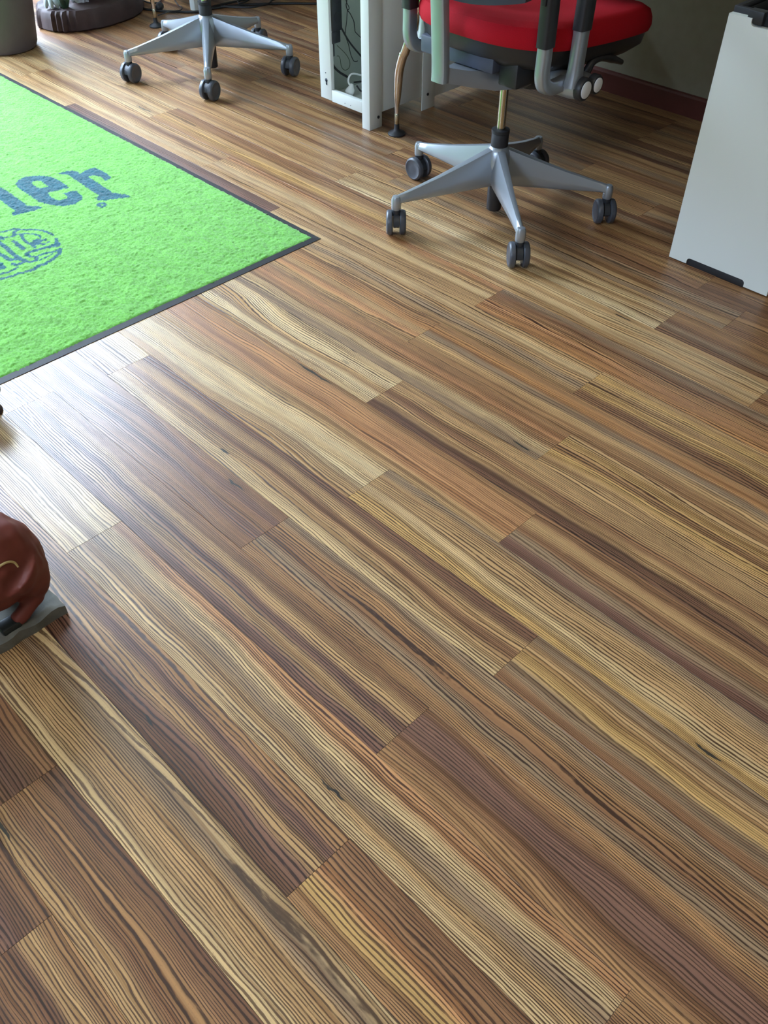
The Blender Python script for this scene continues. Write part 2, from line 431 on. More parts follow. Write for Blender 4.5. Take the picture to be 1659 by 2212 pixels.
# outlines of the print on the mat, metres on the floor
POLYS = [[(1.2532, 2.827), (1.284, 2.8196), (1.3092, 2.8025), (1.3084, 2.77), (1.3411, 2.7813), (1.3668, 2.7793), (1.374, 2.7398), (1.3667, 2.6708), (1.3413, 2.6572), (1.3392, 2.673), (1.3433, 2.6976), (1.3335, 2.725), (1.3154, 2.7302), (1.3091, 2.5726), (1.3213, 2.5369), (1.3313, 2.5388), (1.3313, 2.5036), (1.2623, 2.5392), (1.2472, 2.5563), (1.2467, 2.5777), (1.2656, 2.5825), (1.2697, 2.6922), (1.2748, 2.774), (1.2735, 2.7942)], [(1.1165, 2.8494), (1.1371, 2.8723), (1.1683, 2.8752), (1.2032, 2.8534), (1.2291, 2.8153), (1.232, 2.7601), (1.2284, 2.7025), (1.1587, 2.7174), (1.1488, 2.6742), (1.1589, 2.6411), (1.1848, 2.6388), (1.1921, 2.655), (1.1906, 2.6777), (1.2155, 2.6733), (1.2312, 2.6637), (1.2268, 2.6207), (1.2136, 2.5987), (1.1805, 2.5854), (1.1466, 2.5984), (1.1237, 2.6301), (1.1071, 2.6807), (1.1069, 2.7625), (1.1091, 2.8201)], [(1.0756, 2.9705), (1.0706, 2.8642), (1.0723, 2.8205), (1.0678, 2.6795), (1.0928, 2.6549), (1.092, 2.6331), (1.0142, 2.6432), (1.0039, 2.6534), (1.0042, 2.6673), (1.0218, 2.6721), (1.0258, 2.7782), (1.0292, 2.9111)], [(1.0204, 2.4321), (1.0284, 2.4242), (1.0182, 2.409), (1.0139, 2.3847), (1.0034, 2.3738), (0.9939, 2.3762), (0.9847, 2.3887), (0.9911, 2.4), (1.0024, 2.4031), (1.012, 2.4151)], [(0.9033, 2.5657), (0.9167, 2.5526), (0.9127, 2.5347), (0.9086, 2.5243), (0.9009, 2.5301), (0.8909, 2.5417)], [(0.9669, 2.4667), (0.9836, 2.4647), (0.9902, 2.4618), (0.9821, 2.4374), (0.9631, 2.4277), (0.9555, 2.4387), (0.9562, 2.4522)], [(0.9193, 2.5065), (0.9287, 2.5063), (0.931, 2.4878), (0.9285, 2.4583), (0.93, 2.4339), (0.9177, 2.4285), (0.912, 2.4376), (0.915, 2.468)], [(0.828, 2.4198), (0.8373, 2.4105), (0.8355, 2.3725), (0.8295, 2.3685), (0.8152, 2.3728), (0.8076, 2.3803)]]
HOLES = [[(1.1577, 2.821), (1.1752, 2.826), (1.1876, 2.81), (1.1827, 2.7597), (1.1599, 2.7604), (1.1547, 2.7813)]]
STROKES = [([(0.8834, 2.5817), (0.922, 2.5785), (0.9402, 2.5716), (0.962, 2.5688), (0.9747, 2.5488), (0.994, 2.5335), (1.0082, 2.5139), (1.0194, 2.4917), (1.0237, 2.4672), (1.0271, 2.451)], 0.0026), ([(0.9148, 2.5362), (0.931, 2.5311), (0.9541, 2.5284), (0.9712, 2.5171), (0.9884, 2.4983), (0.9945, 2.4794), (0.9928, 2.4665)], 0.00223), ([(0.9703, 2.5587), (0.9518, 2.5472), (0.9394, 2.5265)], 0.00297), ([(0.9619, 2.5226), (0.9521, 2.4994), (0.9486, 2.4705), (0.9511, 2.4502), (0.9506, 2.4224)], 0.00297), ([(0.9708, 2.4343), (0.9788, 2.4193), (0.9897, 2.4192), (0.9968, 2.4247)], 0.0026), ([(0.986, 2.4444), (0.9956, 2.442)], 0.00297), ([(0.9143, 2.4025), (0.9312, 2.4066), (0.9492, 2.4027), (0.9729, 2.3968), (0.986, 2.391)], 0.00408), ([(0.9101, 2.3998), (0.9127, 2.3802), (0.9238, 2.3691), (0.9441, 2.3696), (0.9621, 2.3657), (0.9776, 2.3573), (0.9975, 2.3586)], 0.00297), ([(0.9962, 2.3564), (0.9787, 2.3356), (0.9508, 2.3222), (0.9241, 2.3149), (0.9004, 2.315), (0.8826, 2.3063), (0.8588, 2.3102), (0.8428, 2.3163), (0.8182, 2.318), (0.7908, 2.3259), (0.7605, 2.34)], 0.00371), ([(0.9247, 2.3683), (0.9158, 2.3499), (0.8953, 2.3533)], 0.00371), ([(0.9227, 2.3431), (0.9441, 2.3457), (0.967, 2.3505)], 0.00163), ([(0.8886, 2.5296), (0.889, 2.5149), (0.8894, 2.4827), (0.8866, 2.4471), (0.8847, 2.4213), (0.8847, 2.3942), (0.8892, 2.3661)], 0.00408), ([(0.8561, 2.4668), (0.8578, 2.4548), (0.8599, 2.4288), (0.8628, 2.4022), (0.8804, 2.3984)], 0.00446), ([(0.8892, 2.3661), (0.8747, 2.3636), (0.8616, 2.3633), (0.8574, 2.3774)], 0.00371), ([(0.7923, 2.3532), (0.8029, 2.3492), (0.8236, 2.345), (0.8393, 2.3457), (0.8575, 2.3508)], 0.0026), ([(1.2275, 2.5277), (1.238, 2.5345), (1.2472, 2.5254), (1.2446, 2.5109), (1.2306, 2.5088), (1.2275, 2.5277)], 0.0035)]
GREEN = lin(100, 164, 66); BLUE = lin(16, 80, 92)

# ------------------------------------------------------------------ the white desk pedestal with its open cable bay
def board(name, parent, m, x0, x1, y0, y1, z0, z1, bev=.0012, **k):
    bm = NB(); box(bm, x0, x1, y0, y1, z0, z1, bev); return obj(name, bm, m, parent, smooth=True, **k)
PX, PY = 2.255, 2.36
def disc(bm, c, axis, r, h, n=16):
    d = Vector(axis).normalized(); Q = d.to_track_quat('Z', 'Y').to_matrix()
    lathe(bm, [(r*.98, 0), (r, h*.2), (r, h*.8), (r*.9, h)], n, c, Q)
def pedestal(loc, label, full=True):
    t = thing('desk_pedestal', label, 'pedestal', loc)
    H = .70
    # origin: near corner at floor. x goes back from the open face, y along the open face
    p = board('right_post', t, M_white, 0, .062, 0, .040, 0, H)
    board('left_post', t, M_white, 0, .016, .202, .262, .054, H)
    board('bottom_rail', t, M_white, 0, .018, .040, .201, .052, .092)
    board('top_rail', t, M_white, 0, .018, .040, .201, .60, H)
    board('side_panel', t, M_white, .062, .272, .003, .018, .050, H)
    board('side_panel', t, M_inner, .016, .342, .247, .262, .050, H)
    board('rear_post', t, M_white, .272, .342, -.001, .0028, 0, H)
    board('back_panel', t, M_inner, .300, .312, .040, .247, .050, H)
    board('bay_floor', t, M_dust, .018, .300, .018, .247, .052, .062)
    board('modesty_panel', t, M_white, .342, .80, .012, .030, .030, H)
    for nm, xx, zz in (('screw', .042, .027), ('screw', .302, .042)):
        bm = NB(); disc(bm, (xx, -.001, zz+.012), (0, -1, 0), .0055, .0025); obj(nm, bm, M_black, t, smooth=True)
    # keyhole slot on the left post
    bm = NB(); disc(bm, (-.0002, .228, .121), (-1, 0, 0), .0065, .0012); disc(bm, (-.0002, .227, .108), (-1, 0, 0), .0038, .0012)
    box(bm, -.0014, -.0002, .2235, .2305, .108, .121); obj('keyhole_slot', bm, M_slate, t)
    bm = NB(); disc(bm, (-.0002, .230, .146), (-1, 0, 0), .0022, .001); obj('pin_hole', bm, M_slate, t)
    for yy in (.10, .13):
        bm = NB(); disc(bm, (-.0002, yy, .064), (-1, 0, 0), .0014, .0008, 8); obj('pin_hole', bm, M_slate, t)
    for xx, yy in ((.27, .225), (.32, .235)):
        bm = NB(); lathe(bm, [(.012, 0), (.012, .006), (.006, .008), (.006, .054 if xx < .1 else .05)], 12, (xx, yy, 0)); obj('levelling_foot', bm, M_black, t)
    return t
ped = pedestal((PX, PY, 0), 'white metal desk pedestal with open cable bay beside the red chair')
ped2 = pedestal((2.66, 3.985, 0), 'second white desk pedestal standing behind the base of the far chair')

# things inside the cable bay
t = thing('power_strip', 'black power strip hanging upright inside the open pedestal bay', 'power strip', (2.288, 2.588, .20))
bm = NB(); box(bm, -.022, .024, -.034, .013, .085, .50, .004); box(bm, -.022, .018, -.030, .013, .045, .086, .004); box(bm, -.022, -.004, -.020, .013, 0, .046, .003)
obj('housing', bm, M_black, t, smooth=True)
for i, zz in enumerate((.13, .19, .25, .31, .37)):
    bm = NB(); disc(bm, (.001, -.034, zz), (0, -1, 0), .017, .0012, 20); obj('socket', bm, M_rub, t)
def cable(label, pts, r, m, group=None, name='cable', cat='cable', n=7):
    bm = NB(); tube(bm, pts, r, n, 6)
    o = obj(name, bm, m, smooth=True); tag(o, label, cat, group); return o
cable('thin dark cable crossing down the right of the cable bay', [(2.363, 2.583, .45), (2.363, 2.583, .37), (2.356, 2.58, .351), (2.362, 2.58, .334), (2.373, 2.58, .322), (2.383, 2.58, .307), (2.392, 2.58, .29), (2.395, 2.58, .267), (2.403, 2.58, .25), (2.445, 2.56, .212), (2.50, 2.50, .18)], .0016, M_cable)
cable('thin dark cable with a hooked loose end in the cable bay', [(2.363, 2.588, .45), (2.363, 2.59, .371), (2.379, 2.59, .336), (2.37, 2.59, .327), (2.365, 2.59, .292), (2.357, 2.59, .255), (2.372, 2.59, .215), (2.381, 2.59, .182), (2.393, 2.588, .157), (2.403, 2.585, .152), (2.411, 2.585, .153)], .0014, M_cable)
cable('thin greenish wire hanging in a loop below the power strip', [(2.298, 2.57, .233), (2.334, 2.58, .205), (2.358, 2.585, .182), (2.371, 2.585, .159), (2.367, 2.585, .139), (2.346, 2.585, .135), (2.329, 2.585, .151), (2.323, 2.585, .181), (2.311, 2.58, .193), (2.300, 2.575, .196)], .0011, M_cableg)
cable('thick black cable slanting from the power strip across the bay', [(2.315, 2.565, .292), (2.319, 2.565, .284), (2.359, 2.565, .228), (2.42, 2.55, .158), (2.47, 2.53, .11)], .0032, M_cable)
cable('short thick black cable curving down to the white plug', [(2.274, 2.575, .215), (2.270, 2.572, .190), (2.279, 2.57, .166), (2.305, 2.57, .141), (2.334, 2.56, .120)], .0042, M_cable)
cable('white cable bent over at the bottom of the cable bay', [(2.322, 2.532, .098), (2.320, 2.54, .112), (2.327, 2.54, .130), (2.347, 2.54, .133), (2.393, 2.53, .118), (2.46, 2.50, .105)], .0034, M_cablew)
cable('black cable loop lying under the white cable in the bay', [(2.33, 2.52, .112), (2.383, 2.515, .104), (2.42, 2.50, .09), (2.39, 2.48, .075), (2.35, 2.50, .08), (2.338, 2.515, .10)], .0030, M_cable)
t = thing('plug', 'crumpled whitish plug lying in the dust of the cable bay', 'plug', (2.312, 2.530, .0625))
bm = NB(); lathe(bm, [(.004, 0), (.014, .003), (.017, .013), (.015, .024), (.009, .033), (.006, .042)], 12, (0, 0, 0), Matrix.Rotation(.45, 3, 'Y'))
for v in bm.verts: v.co += Vector((mn.noise(v.co*90), mn.noise(v.co*90+Vector((5, 0, 0))), abs(mn.noise(v.co*80))))*.0035
zmin = min(v.co.z for v in bm.verts)
for v in bm.verts: v.co.z -= zmin
obj('plug_body', bm, M_cablew, t, smooth=True)
bm = NB(); box(bm, -.024, -.012, -.005, -.002, .006, .010); box(bm, -.024, -.012, .004, .007, .006, .010); obj('prong', bm, M_chrome, t)

# ------------------------------------------------------------------ desks out of the top of the picture, their chrome legs in it
def desk(loc, label, x1, y0, y1, legs):
    t = thing('desk', label, 'desk', loc)
    bm = NB(); box(bm, -.02-loc[0]*0, x1-loc[0], y0-loc[1], y1-loc[1], .703, .73, .003); obj('desk_top', bm, M_desk, t, smooth=True)
    for pts in legs:
        bm = NB(); tube(bm, pts, [.0075, .0085, .013, .0155, .0165, .0165, .0165, .0165], 16, 6)
        l = obj('leg', bm, M_chrome, t, smooth=True)
        x, y, _ = pts[0]
        bm = NB(); lathe(bm, [(.031, 0), (.032, .004), (.028, .009), (.014, .014), (.0095, .020), (.009, .036), (.0078, .040)], 28, (x, y, 0)); f = obj('foot', bm, M_rub, l, smooth=True)
        bm = NB(); lathe(bm, [(.0078, .036), (.0085, .037), (.0085, .072), (.0075, .074)], 20, (x, y, 0)); obj('adjuster_sleeve', bm, M_steel, l, smooth=True)
    return t
def legpts(x, y, s=1, sx=0): return [(x, y, .07), (x, y, .10), (x, y-.001, .13), (x+sx*.01, y-.004*s, .175), (x+sx*.02, y-.009*s, .222), (x+sx*.03, y-.026*s, .272), (x+sx*.04, y-.052*s, .325), (x+sx*.12, y-.20*s, .70)]
desk((2.304, 2.271, 0), 'desk above the red chair whose curved chrome leg stands by the pedestal', 3.19, 1.12, 2.35, [[tuple(Vector(p)-Vector((2.304, 2.271, 0))) for p in legpts(2.304, 2.271)]])
desk((2.397, 3.926, 0), 'far desk whose straight chrome leg stands behind the left chair', 3.19, 3.60, 4.90, [[tuple(Vector(p)-Vector((2.397, 3.926, 0))) for p in legpts(2.397, 3.926, .15)]])

# ------------------------------------------------------------------ white low cabinet at the right
t = thing('cabinet', 'low white cabinet with dark top tray at the right edge', 'cabinet', (2.231, 1.088, 0))
def notch_panel(y0, y1, z0, z1):
    # outline in (y, z) with the bottom notch and the finger notch at the top
    pts = [(y0, z0), (-.056, z0)]
    def arc(cy, cz, r, a0, a1, n=5): return [(cy+r*math.cos(a0+(a1-a0)*i/n), cz+r*math.sin(a0+(a1-a0)*i/n)) for i in range(n+1)]
    pts += arc(-.056-.010, z0+.018-.010, .010, 0, PI/2) + arc(-.236+.010, z0+.018-.010, .010, PI/2, PI)
    pts += [(-.236, z0), (y1, z0), (y1, z1-.016)]
    pts += arc(-.060-.010+.0, z1-.016+.010, .010, -PI/2, 0) + [(-.060, z1)] + [(y0, z1)]
    return pts
bm = NB(); P = notch_panel(0, -.306, .004, .640)
a = [bm.verts.new((0, y, z)) for y, z in P]; b = [bm.verts.new((.018, y, z)) for y, z in P]
for i in range(len(P)): bm.faces.new((a[i], a[(i+1) % len(P)], b[(i+1) % len(P)], b[i]))
bm.faces.new(a[::-1]); bm.faces.new(b)
obj('front_panel', bm, M_white, t)
board('side_panel', t, M_black, .020, .55, -.012, 0, .006, .640)
board('side_panel', t, M_black, .020, .55, -.306, -.294, .006, .640)
board('back_panel', t, M_black, .538, .55, -.294, -.012, .006, .640)
board('bottom_panel', t, M_black, .020, .538, -.294, -.012, .030, .045)
board('plinth_and_notch_shade', t, M_black, .019, .54, -.30, -.006, 0, .030)
board('plinth_and_notch_shade', t, M_black, .0025, .019, -.2355, -.0565, 0, .0215, .0005)  # black block filling the notch, stands in for the shade under the panel
bm = NB(); box(bm, .0185, .030, -.306, 0, .622, .654, .002); box(bm, .030, .55, -.012, 0, .641, .654, .002); box(bm, .030, .55, -.306, -.294, .641, .654, .002); box(bm, .538, .55, -.294, -.012, .641, .654, .002)
box(bm, .004, .030, -.085, -.045, .628, .656, .002)
obj('tray_rim', bm, M_black, t, smooth=True)
board('top_tray', t, M_desk, .03, .538, -.294, -.07, .622, .640)

# ------------------------------------------------------------------ office chairs
def caster_parts(parent, pos, ang):
    """ang: direction of the wheel axle in the chair's frame"""
    x, y = pos; R = .0365
    Rz = Matrix.Rotation(ang, 4, 'Z'); T = Matrix.Translation((x, y, 0))
    bm = NB()
    # dark hood between the wheels: an arch extruded along the axle
    hw = .0085; pts = []
    for i in range(13):
        a = -.25*PI + 1.25*PI*i/12
        pts.append((.031*math.cos(a), R+.031*math.sin(a)))
    pts += [(-.012, R-.012), (.006, R-.016)]
    for s, grow in ((-1, 0),):
        A = [bm.verts.new((-hw, u, z)) for u, z in pts]; B = [bm.verts.new((hw, u, z)) for u, z in pts]
        for i in range(len(pts)): bm.faces.new((A[i], A[(i+1) % len(pts)], B[(i+1) % len(pts)], B[i]))
        bm.faces.new(A[::-1]); bm.faces.new(B)
    for v in bm.verts: v.co = T @ Rz @ v.co
    off = Rz @ Vector((0, .0, 0, 1))
    lathe(bm, [(.011, .058), (.013, .066), (.013, .078), (.009, .082), (.006, .086), (.006, .10)], 16, (x, y, 0))
    c = obj('caster', bm, M_hood, parent, smooth=True)
    for s in (-1, 1):
        bm = NB()
        Q = Matrix.Rotation(s*PI/2, 3, 'Y')
        lathe(bm, [(.020, 0), (.033, .000), (R, .003), (R, .0125), (.0345, .0165), (.030, .0185), (.028, .0172), (.012, .0180), (.003, .0182)], 32, (s*.0105, 0, R), Q)
        for v in bm.verts: v.co = T @ Rz @ v.co
        obj('wheel', bm, M_wheel, c, smooth=True)
    return c
def arm_bm(ang):
    bm = NB(); rings = []
    prof = [(.018, .098, .208, .030), (.050, .098, .198, .029), (.10, .098, .182, .0265), (.20, .098, .152, .0205), (.29, .098, .129, .0160), (.325, .098, .121, .0145), (.342, .098, .1165, .0135)]
    for r, z0, z1, w in prof:
        wb = w*.86; wt = w*.38; m_ = z0+(z1-z0)*.45
        ring = [(r, -wb*.8, z0), (r, wb*.8, z0), (r, wb, z0+(z1-z0)*.12), (r, wb*.95, m_), (r, wt, z1-.002), (r, 0, z1), (r, -wt, z1-.002), (r, -wb*.95, m_), (r, -wb, z0+(z1-z0)*.12)]
        rings.append(ring)
    loft(bm, rings)
    # vertical boss at the tip
    b = [(.0135, .078), (.0145, .080), (.0145, .108), (.011, .117), (.004, .119)]
    lathe(bm, b, 14, (.336, 0, 0))
    M = Matrix.Rotation(ang, 4, 'Z')
    for v in bm.verts: v.co = M @ v.co
    return bm
SEAT = [(-.205, 0), (-.20, .09), (-.175, .165), (-.125, .222), (-.05, .248), (.08, .255), (.22, .250), (.33, .232), (.405, .175), (.44, .09), (.45, 0)]
SEAT = SEAT + [(x, -y) for x, y in SEAT[-2:0:-1]]
def ring_at(scale, z, dip=0, off=.10):
    P = catmull([(x, y, 0) for x, y in SEAT] + [(SEAT[0][0], SEAT[0][1], 0)], 4)[:-1]
    out = []
    for p in P:
        x = off+(p.x-off)*scale; y = p.y*scale
        zz = z + .0175 - .088*x - max(0, (x-.28))**2*.6 + dip*(y/.25)**2
        out.append((x, y, zz))
    return out
def make_chair(loc, rz, label, axles, first_phase):
    t = thing('office_chair', label, 'chair', loc, rz)
    bm = NB(); lathe(bm, [(.030, .118), (.040, .124), (.041, .165), (.036, .195), (.028, .208), (.022, .210)], 32); obj('base_hub', bm, M_silver, t, smooth=True)
    for i in range(5):
        a = first_phase + i*2*PI/5
        obj('base_arm', arm_bm(a), M_silver, t, smooth=True)
        caster_parts(t, (.336*math.cos(a), .336*math.sin(a)), axles[i])
    bm = NB(); lathe(bm, [(.021, .012), (.023, .015), (.0245, .118), (.022, .125)], 24); obj('column_sleeve', bm, M_black, t, smooth=True)
    bm = NB(); lathe(bm, [(.021, .205), (.0255, .207), (.0255, .243), (.0235, .246), (.0265, .2465), (.0265, .256), (.018, .258)], 28); obj('collar', bm, M_rub, t, smooth=True)
    bm = NB(); lathe(bm, [(.0125, .250), (.0125, .42)], 24); obj('gas_lift', bm, M_steel, t, smooth=True)
    # silver casting from the spine to the mechanism
    bm = NB()
    loft(bm, [[(x, -w, z0), (x, w, z0), (x, w*1.02, z0+.012), (x, w*.9, z1), (x, -w*.9, z1), (x, -w*1.02, z0+.012)] for x, w, z0, z1 in
              ((-.268, .020, .452, .490), (-.20, .036, .430, .470), (-.13, .070, .412, .458), (-.04, .095, .402, .452), (.05, .085, .400, .45), (.11, .06, .41, .45))])
    obj('support_casting', bm, M_silver, t, smooth=True)
    bm = NB(); box(bm, -.172, -.085, -.090, .170, .466, .512, .006); obj('mechanism', bm, M_slate, t, smooth=True)
    bm = NB(); box(bm, -.06, .20, -.11, .11, .43, .50, .008); box(bm, -.145, -.05, -.150, -.088, .435, .500, .006); obj('tilt_housing', bm, M_black, t, smooth=True)
    bm = NB(); disc(bm, (.03, -.07, .388), (0, 0, 1), .035, .02, 20); obj('tension_knob', bm, M_black, t, smooth=True)
    # spine: flat upright bar
    bm = NB(); tube(bm, [(-.275, 0, .453), (-.275, 0, .49), (-.285, 0, .62), (-.31, 0, .85)], .01, 12, 4, sect=(2.3, 1.35)); obj('back_spine', bm, M_silver, t, smooth=True)
    # seat shell and cushion
    bm = NB(); loft(bm, [ring_at(.66, .452), ring_at(.84, .456), ring_at(.94, .478), ring_at(.965, .512)]); obj('seat_shell', bm, M_black, t, smooth=True)
    bm = NB(); loft(bm, [ring_at(.93, .508), ring_at(.985, .512), ring_at(1.0, .525), ring_at(.995, .545), ring_at(.97, .560, .004), ring_at(.90, .568, .008), ring_at(.6, .568, .010), ring_at(.25, .565, .004), ring_at(.02, .565)]); obj('seat_cushion', bm, M_red, t, smooth=True)
    # hubs, uprights, armrest posts on both sides
    for s in (-1, 1):
        bm = NB(); disc(bm, (-.038, s*.17, .447), (0, s, 0), .031, .105, 28); disc(bm, (.014, s*.17, .444), (0, s, 0), .024, .105, 24); h = obj('pivot_hub', bm, M_silver, t, smooth=True)
        for xx, rr in ((-.038, .029), (.014, .025)):
            bm = NB(); disc(bm, (xx, s*.2745, .447), (0, s, 0), rr, .020, 28); c = obj('hub_ring', bm, M_black, t, smooth=True)
            bm = NB(); disc(bm, (xx, s*.2925, .447), (0, s, 0), rr*.72, .0045, 28); obj('hub_cap', bm, M_cap, c, smooth=True)
        y = s*.232
        bm = NB(); tube(bm, [(-.045, y, .456), (-.085, y, .453), (-.118, y, .457), (-.141, y, .472), (-.150, y, .498), (-.150, y, .53), (-.150, y, .585)], .010, 16, 6, sect=(1.45, 1.75)); u = obj('back_upright', bm, M_silver, t, smooth=True)
        bm = NB(); tube(bm, [(-.150, y, .560), (-.151, y, .66), (-.158, y, .76), (-.18, y, .92)], .012, 16, 4, sect=(1.45, 1.75)); obj('upright_sleeve', bm, M_slate if False else M_black, u, smooth=True)
        bm = NB(); box(bm, -.178, -.170, y-.006, y+.006, .655, .70, .002); obj('adjuster_button', bm, M_rub, u, smooth=True)
        y = s*.262
        bm = NB(); tube(bm, [(-.052, y, .452), (-.050, y, .50), (-.047, y, .60)], [.018, .0145, .0145], 16, 4, sect=(1.0, 1.35)); p = obj('armrest_post', bm, M_silver, t, smooth=True)
        bm = NB(); tube(bm, [(-.047, y, .585), (-.043, y, .68), (-.040, y, .755)], .017, 16, 4, sect=(1.0, 1.35)); obj('post_sleeve', bm, M_black, p, smooth=True)
        bm = NB(); box(bm, -.14, .12, y-.04, y+.04, .755, .785, .012); obj('armrest_pad', bm, M_black, t, smooth=True)
    # height lever on the right side
    bm = NB(); tube(bm, [(.02, -.10, .452), (.03, -.17, .45), (.045, -.225, .452), (.062, -.235, .478), (.10, -.236, .480), (.15, -.236, .468), (.205, -.236, .447)], [.010, .010, .012, .010, .008, .011, .007], 12, 6); obj('height_lever', bm, M_black, t, smooth=True)
    # backrest, above the frame except for its lower edge
    bm = NB(); rings = []
    for i in range(9):
        f = i/8; z = .664+.40*f; wy = .17+.055*math.sin(PI*min(1, f*1.4)/1.4); cx = -.235-.06*f
        ring = []
        for j in range(17):
            a = -1+2*j/16; zz = z - (.018*(1-a*a) if i == 0 else 0)
            ring.append((cx-.03+.05*a*a, a*wy-.035, zz))
        for j in range(16, -1, -1):
            a = -1+2*j/16; zz = z - (.018*(1-a*a) if i == 0 else 0)
            ring.append((cx+.0+.05*a*a, a*wy*.98-.035, zz))
        rings.append(ring)
    loft(bm, rings); obj('backrest', bm, M_slate, t, smooth=True)
    return t
# wheel axle directions are given in the room's frame; the chair frames are rotated very little
CR = -YAW   # direction of 'picture right' on the floor
PH = math.radians(16)
axA = [CR+.9, CR+.3, CR+PI/2+.95, CR-.02, CR+.05]
# arms in order: 16, 88, 160, 232, 304 degrees
make_chair((2.087, 1.63, 0), 0, 'office chair with bright red seat and silver five-star base', [CR+.8, CR+.75, CR+.02, CR+.03, CR+.08], PH)
axB = [CR+.2, CR-.25, CR-.3, CR-.38, CR-.35]
axB = [CR-.45, CR-.4, CR-.2, CR-.38, CR-.5]
make_chair((2.235, 3.278, 0), 0, 'far office chair left of the pedestal, only its silver five-star base in view', [CR-.3, CR-.35, CR-.45, CR-.42, CR-.40], PH)

# ------------------------------------------------------------------ green entrance mat
def in_poly(px, py, poly):
    inside = np.zeros(px.shape, bool); n = len(poly)
    for i in range(n):
        x0, y0 = poly[i]; x1, y1 = poly[(i+1) % n]
        if y0 == y1: continue
        c = ((y0 > py) != (y1 > py)) & (px < (x1-x0)*(py-y0)/(y1-y0)+x0)
        inside ^= c
    return inside
def seg_d(px, py, a, b):
    dx, dy = b[0]-a[0], b[1]-a[1]; L2 = dx*dx+dy*dy+1e-12
    t = np.clip(((px-a[0])*dx+(py-a[1])*dy)/L2, 0, 1)
    return np.hypot(px-a[0]-t*dx, py-a[1]-t*dy)
MX0, MX1, MY0, MY1 = .10, 1.588, 1.879, 4.75
t = thing('entrance_mat', 'bright green pile entrance mat with blue lettering and black rubber edge', 'mat', (MX1, MY0, 0))
B = .019
bm = NB()
def strip(p0, p1, q1, q0):  # bevelled rubber edge: outer line p, inner line q
    a = [bm.verts.new((*p, z)) for p, z in ((p0, .0), (p1, .0), (p1, .0015), (p0, .0015))]
    b = [bm.verts.new((*q, z)) for q, z in ((q0, .0), (q1, .0), (q1, .0045), (q0, .0045))]
    for f in ((a[3], a[2], b[2], b[3]), (a[0], a[1], a[2], a[3]), (b[0], b[3], b[2], b[1]), (a[0], b[0], b[1], a[1]), (a[0], a[3], b[3], b[0]), (a[1], b[1], b[2], a[2])): bm.faces.new(f)
o_ = [(MX0, MY0), (MX1, MY0), (MX1, MY1), (MX0, MY1)]; i_ = [(MX0+B, MY0+B), (MX1-B, MY0+B), (MX1-B, MY1-B), (MX0+B, MY1-B)]
sh = lambda p: (p[0]-MX1, p[1]-MY0)
for k in range(4): strip(sh(o_[k]), sh(o_[(k+1) % 4]), sh(i_[(k+1) % 4]), sh(i_[k]))
obj('rubber_edge', bm, M_rub, t)
st = .0036
xs = np.arange(.38, MX1-B+.003, st); ys = np.arange(MY0+B-.003, MY1-B+.003, st)
gx_, gy_ = np.meshgrid(xs, ys, indexing='ij')
rs = np.random.RandomState(4)
def smooth_noise(shape, cell):
    a = rs.rand(shape[0]//cell+3, shape[1]//cell+3)
    xi = np.arange(shape[0])/cell; yi = np.arange(shape[1])/cell
    x0 = xi.astype(int); y0 = yi.astype(int); fx = (xi-x0)[:, None]; fy = (yi-y0)[None, :]
    fx = fx*fx*(3-2*fx); fy = fy*fy*(3-2*fy)
    g = lambda i, j: a[np.ix_(x0+i, y0+j)]
    return g(0, 0)*(1-fx)*(1-fy)+g(1, 0)*fx*(1-fy)+g(0, 1)*(1-fx)*fy+g(1, 1)*fx*fy
z = .0062 + .0030*(rs.rand(*gx_.shape)-.5) + .0022*(smooth_noise(gx_.shape, 3)-.5) + .0016*(smooth_noise(gx_.shape, 14)-.5)
jx = (rs.rand(*gx_.shape)-.5)*st*.7; jy = (rs.rand(*gx_.shape)-.5)*st*.7
edge = np.minimum.reduce([MX1-B+.001-gx_, gy_-(MY0+B-.001), MY1-B-gy_])
z = np.where(edge < .006, np.maximum(.002, z-(.006-edge)*.5), z)
gx2 = gx_+jx; gy2 = gy_+jy
ink = np.zeros(gx_.shape, bool)
sel = (gx_ > .7) & (gx_ < 1.45) & (gy_ > 2.15) & (gy_ < 3.05)
sx_, sy_ = gx2[sel], gy2[sel]; s_ink = np.zeros(sx_.shape, bool)
for P in POLYS: s_ink |= in_poly(sx_, sy_, P)
for P in HOLES: s_ink &= ~in_poly(sx_, sy_, P)
for P, w_ in STROKES:
    for a, b in zip(P, P[1:]): s_ink |= seg_d(sx_, sy_, a, b) < w_*1.75
ink[sel] = s_ink
nx, ny = gx_.shape
verts = np.stack([gx2-MX1, gy2-MY0, z], -1).reshape(-1, 3)
idx = np.arange(nx*ny).reshape(nx, ny)
faces = np.stack([idx[:-1, :-1], idx[1:, :-1], idx[1:, 1:], idx[:-1, 1:]], -1).reshape(-1, 4)
me = bpy.data.meshes.new('pile'); me.vertices.add(len(verts)); me.vertices.foreach_set('co', verts.ravel())
me.loops.add(faces.size); me.loops.foreach_set('vertex_index', faces.ravel())
me.polygons.add(len(faces)); me.polygons.foreach_set('loop_start', np.arange(0, faces.size, 4)); me.polygons.foreach_set('loop_total', np.full(len(faces), 4))
me.update(calc_edges=True); me.validate()
at = me.attributes.new('ink', 'FLOAT', 'POINT'); at.data.foreach_set('value', ink.astype(float).ravel())
me.polygons.foreach_set('use_smooth', [True]*len(me.polygons))
m, n, l, p = nodes('green_pile'); M_pile = m
a_ = n.new('ShaderNodeAttribute'); a_.attribute_name = 'ink'
tc = n.new('ShaderNodeTexCoord'); tn = n.new('ShaderNodeTexNoise'); tn.inputs['Scale'].default_value = 230; tn.inputs['Detail'].default_value = 4
l.new(tc.outputs['Object'], tn.inputs['Vector'])
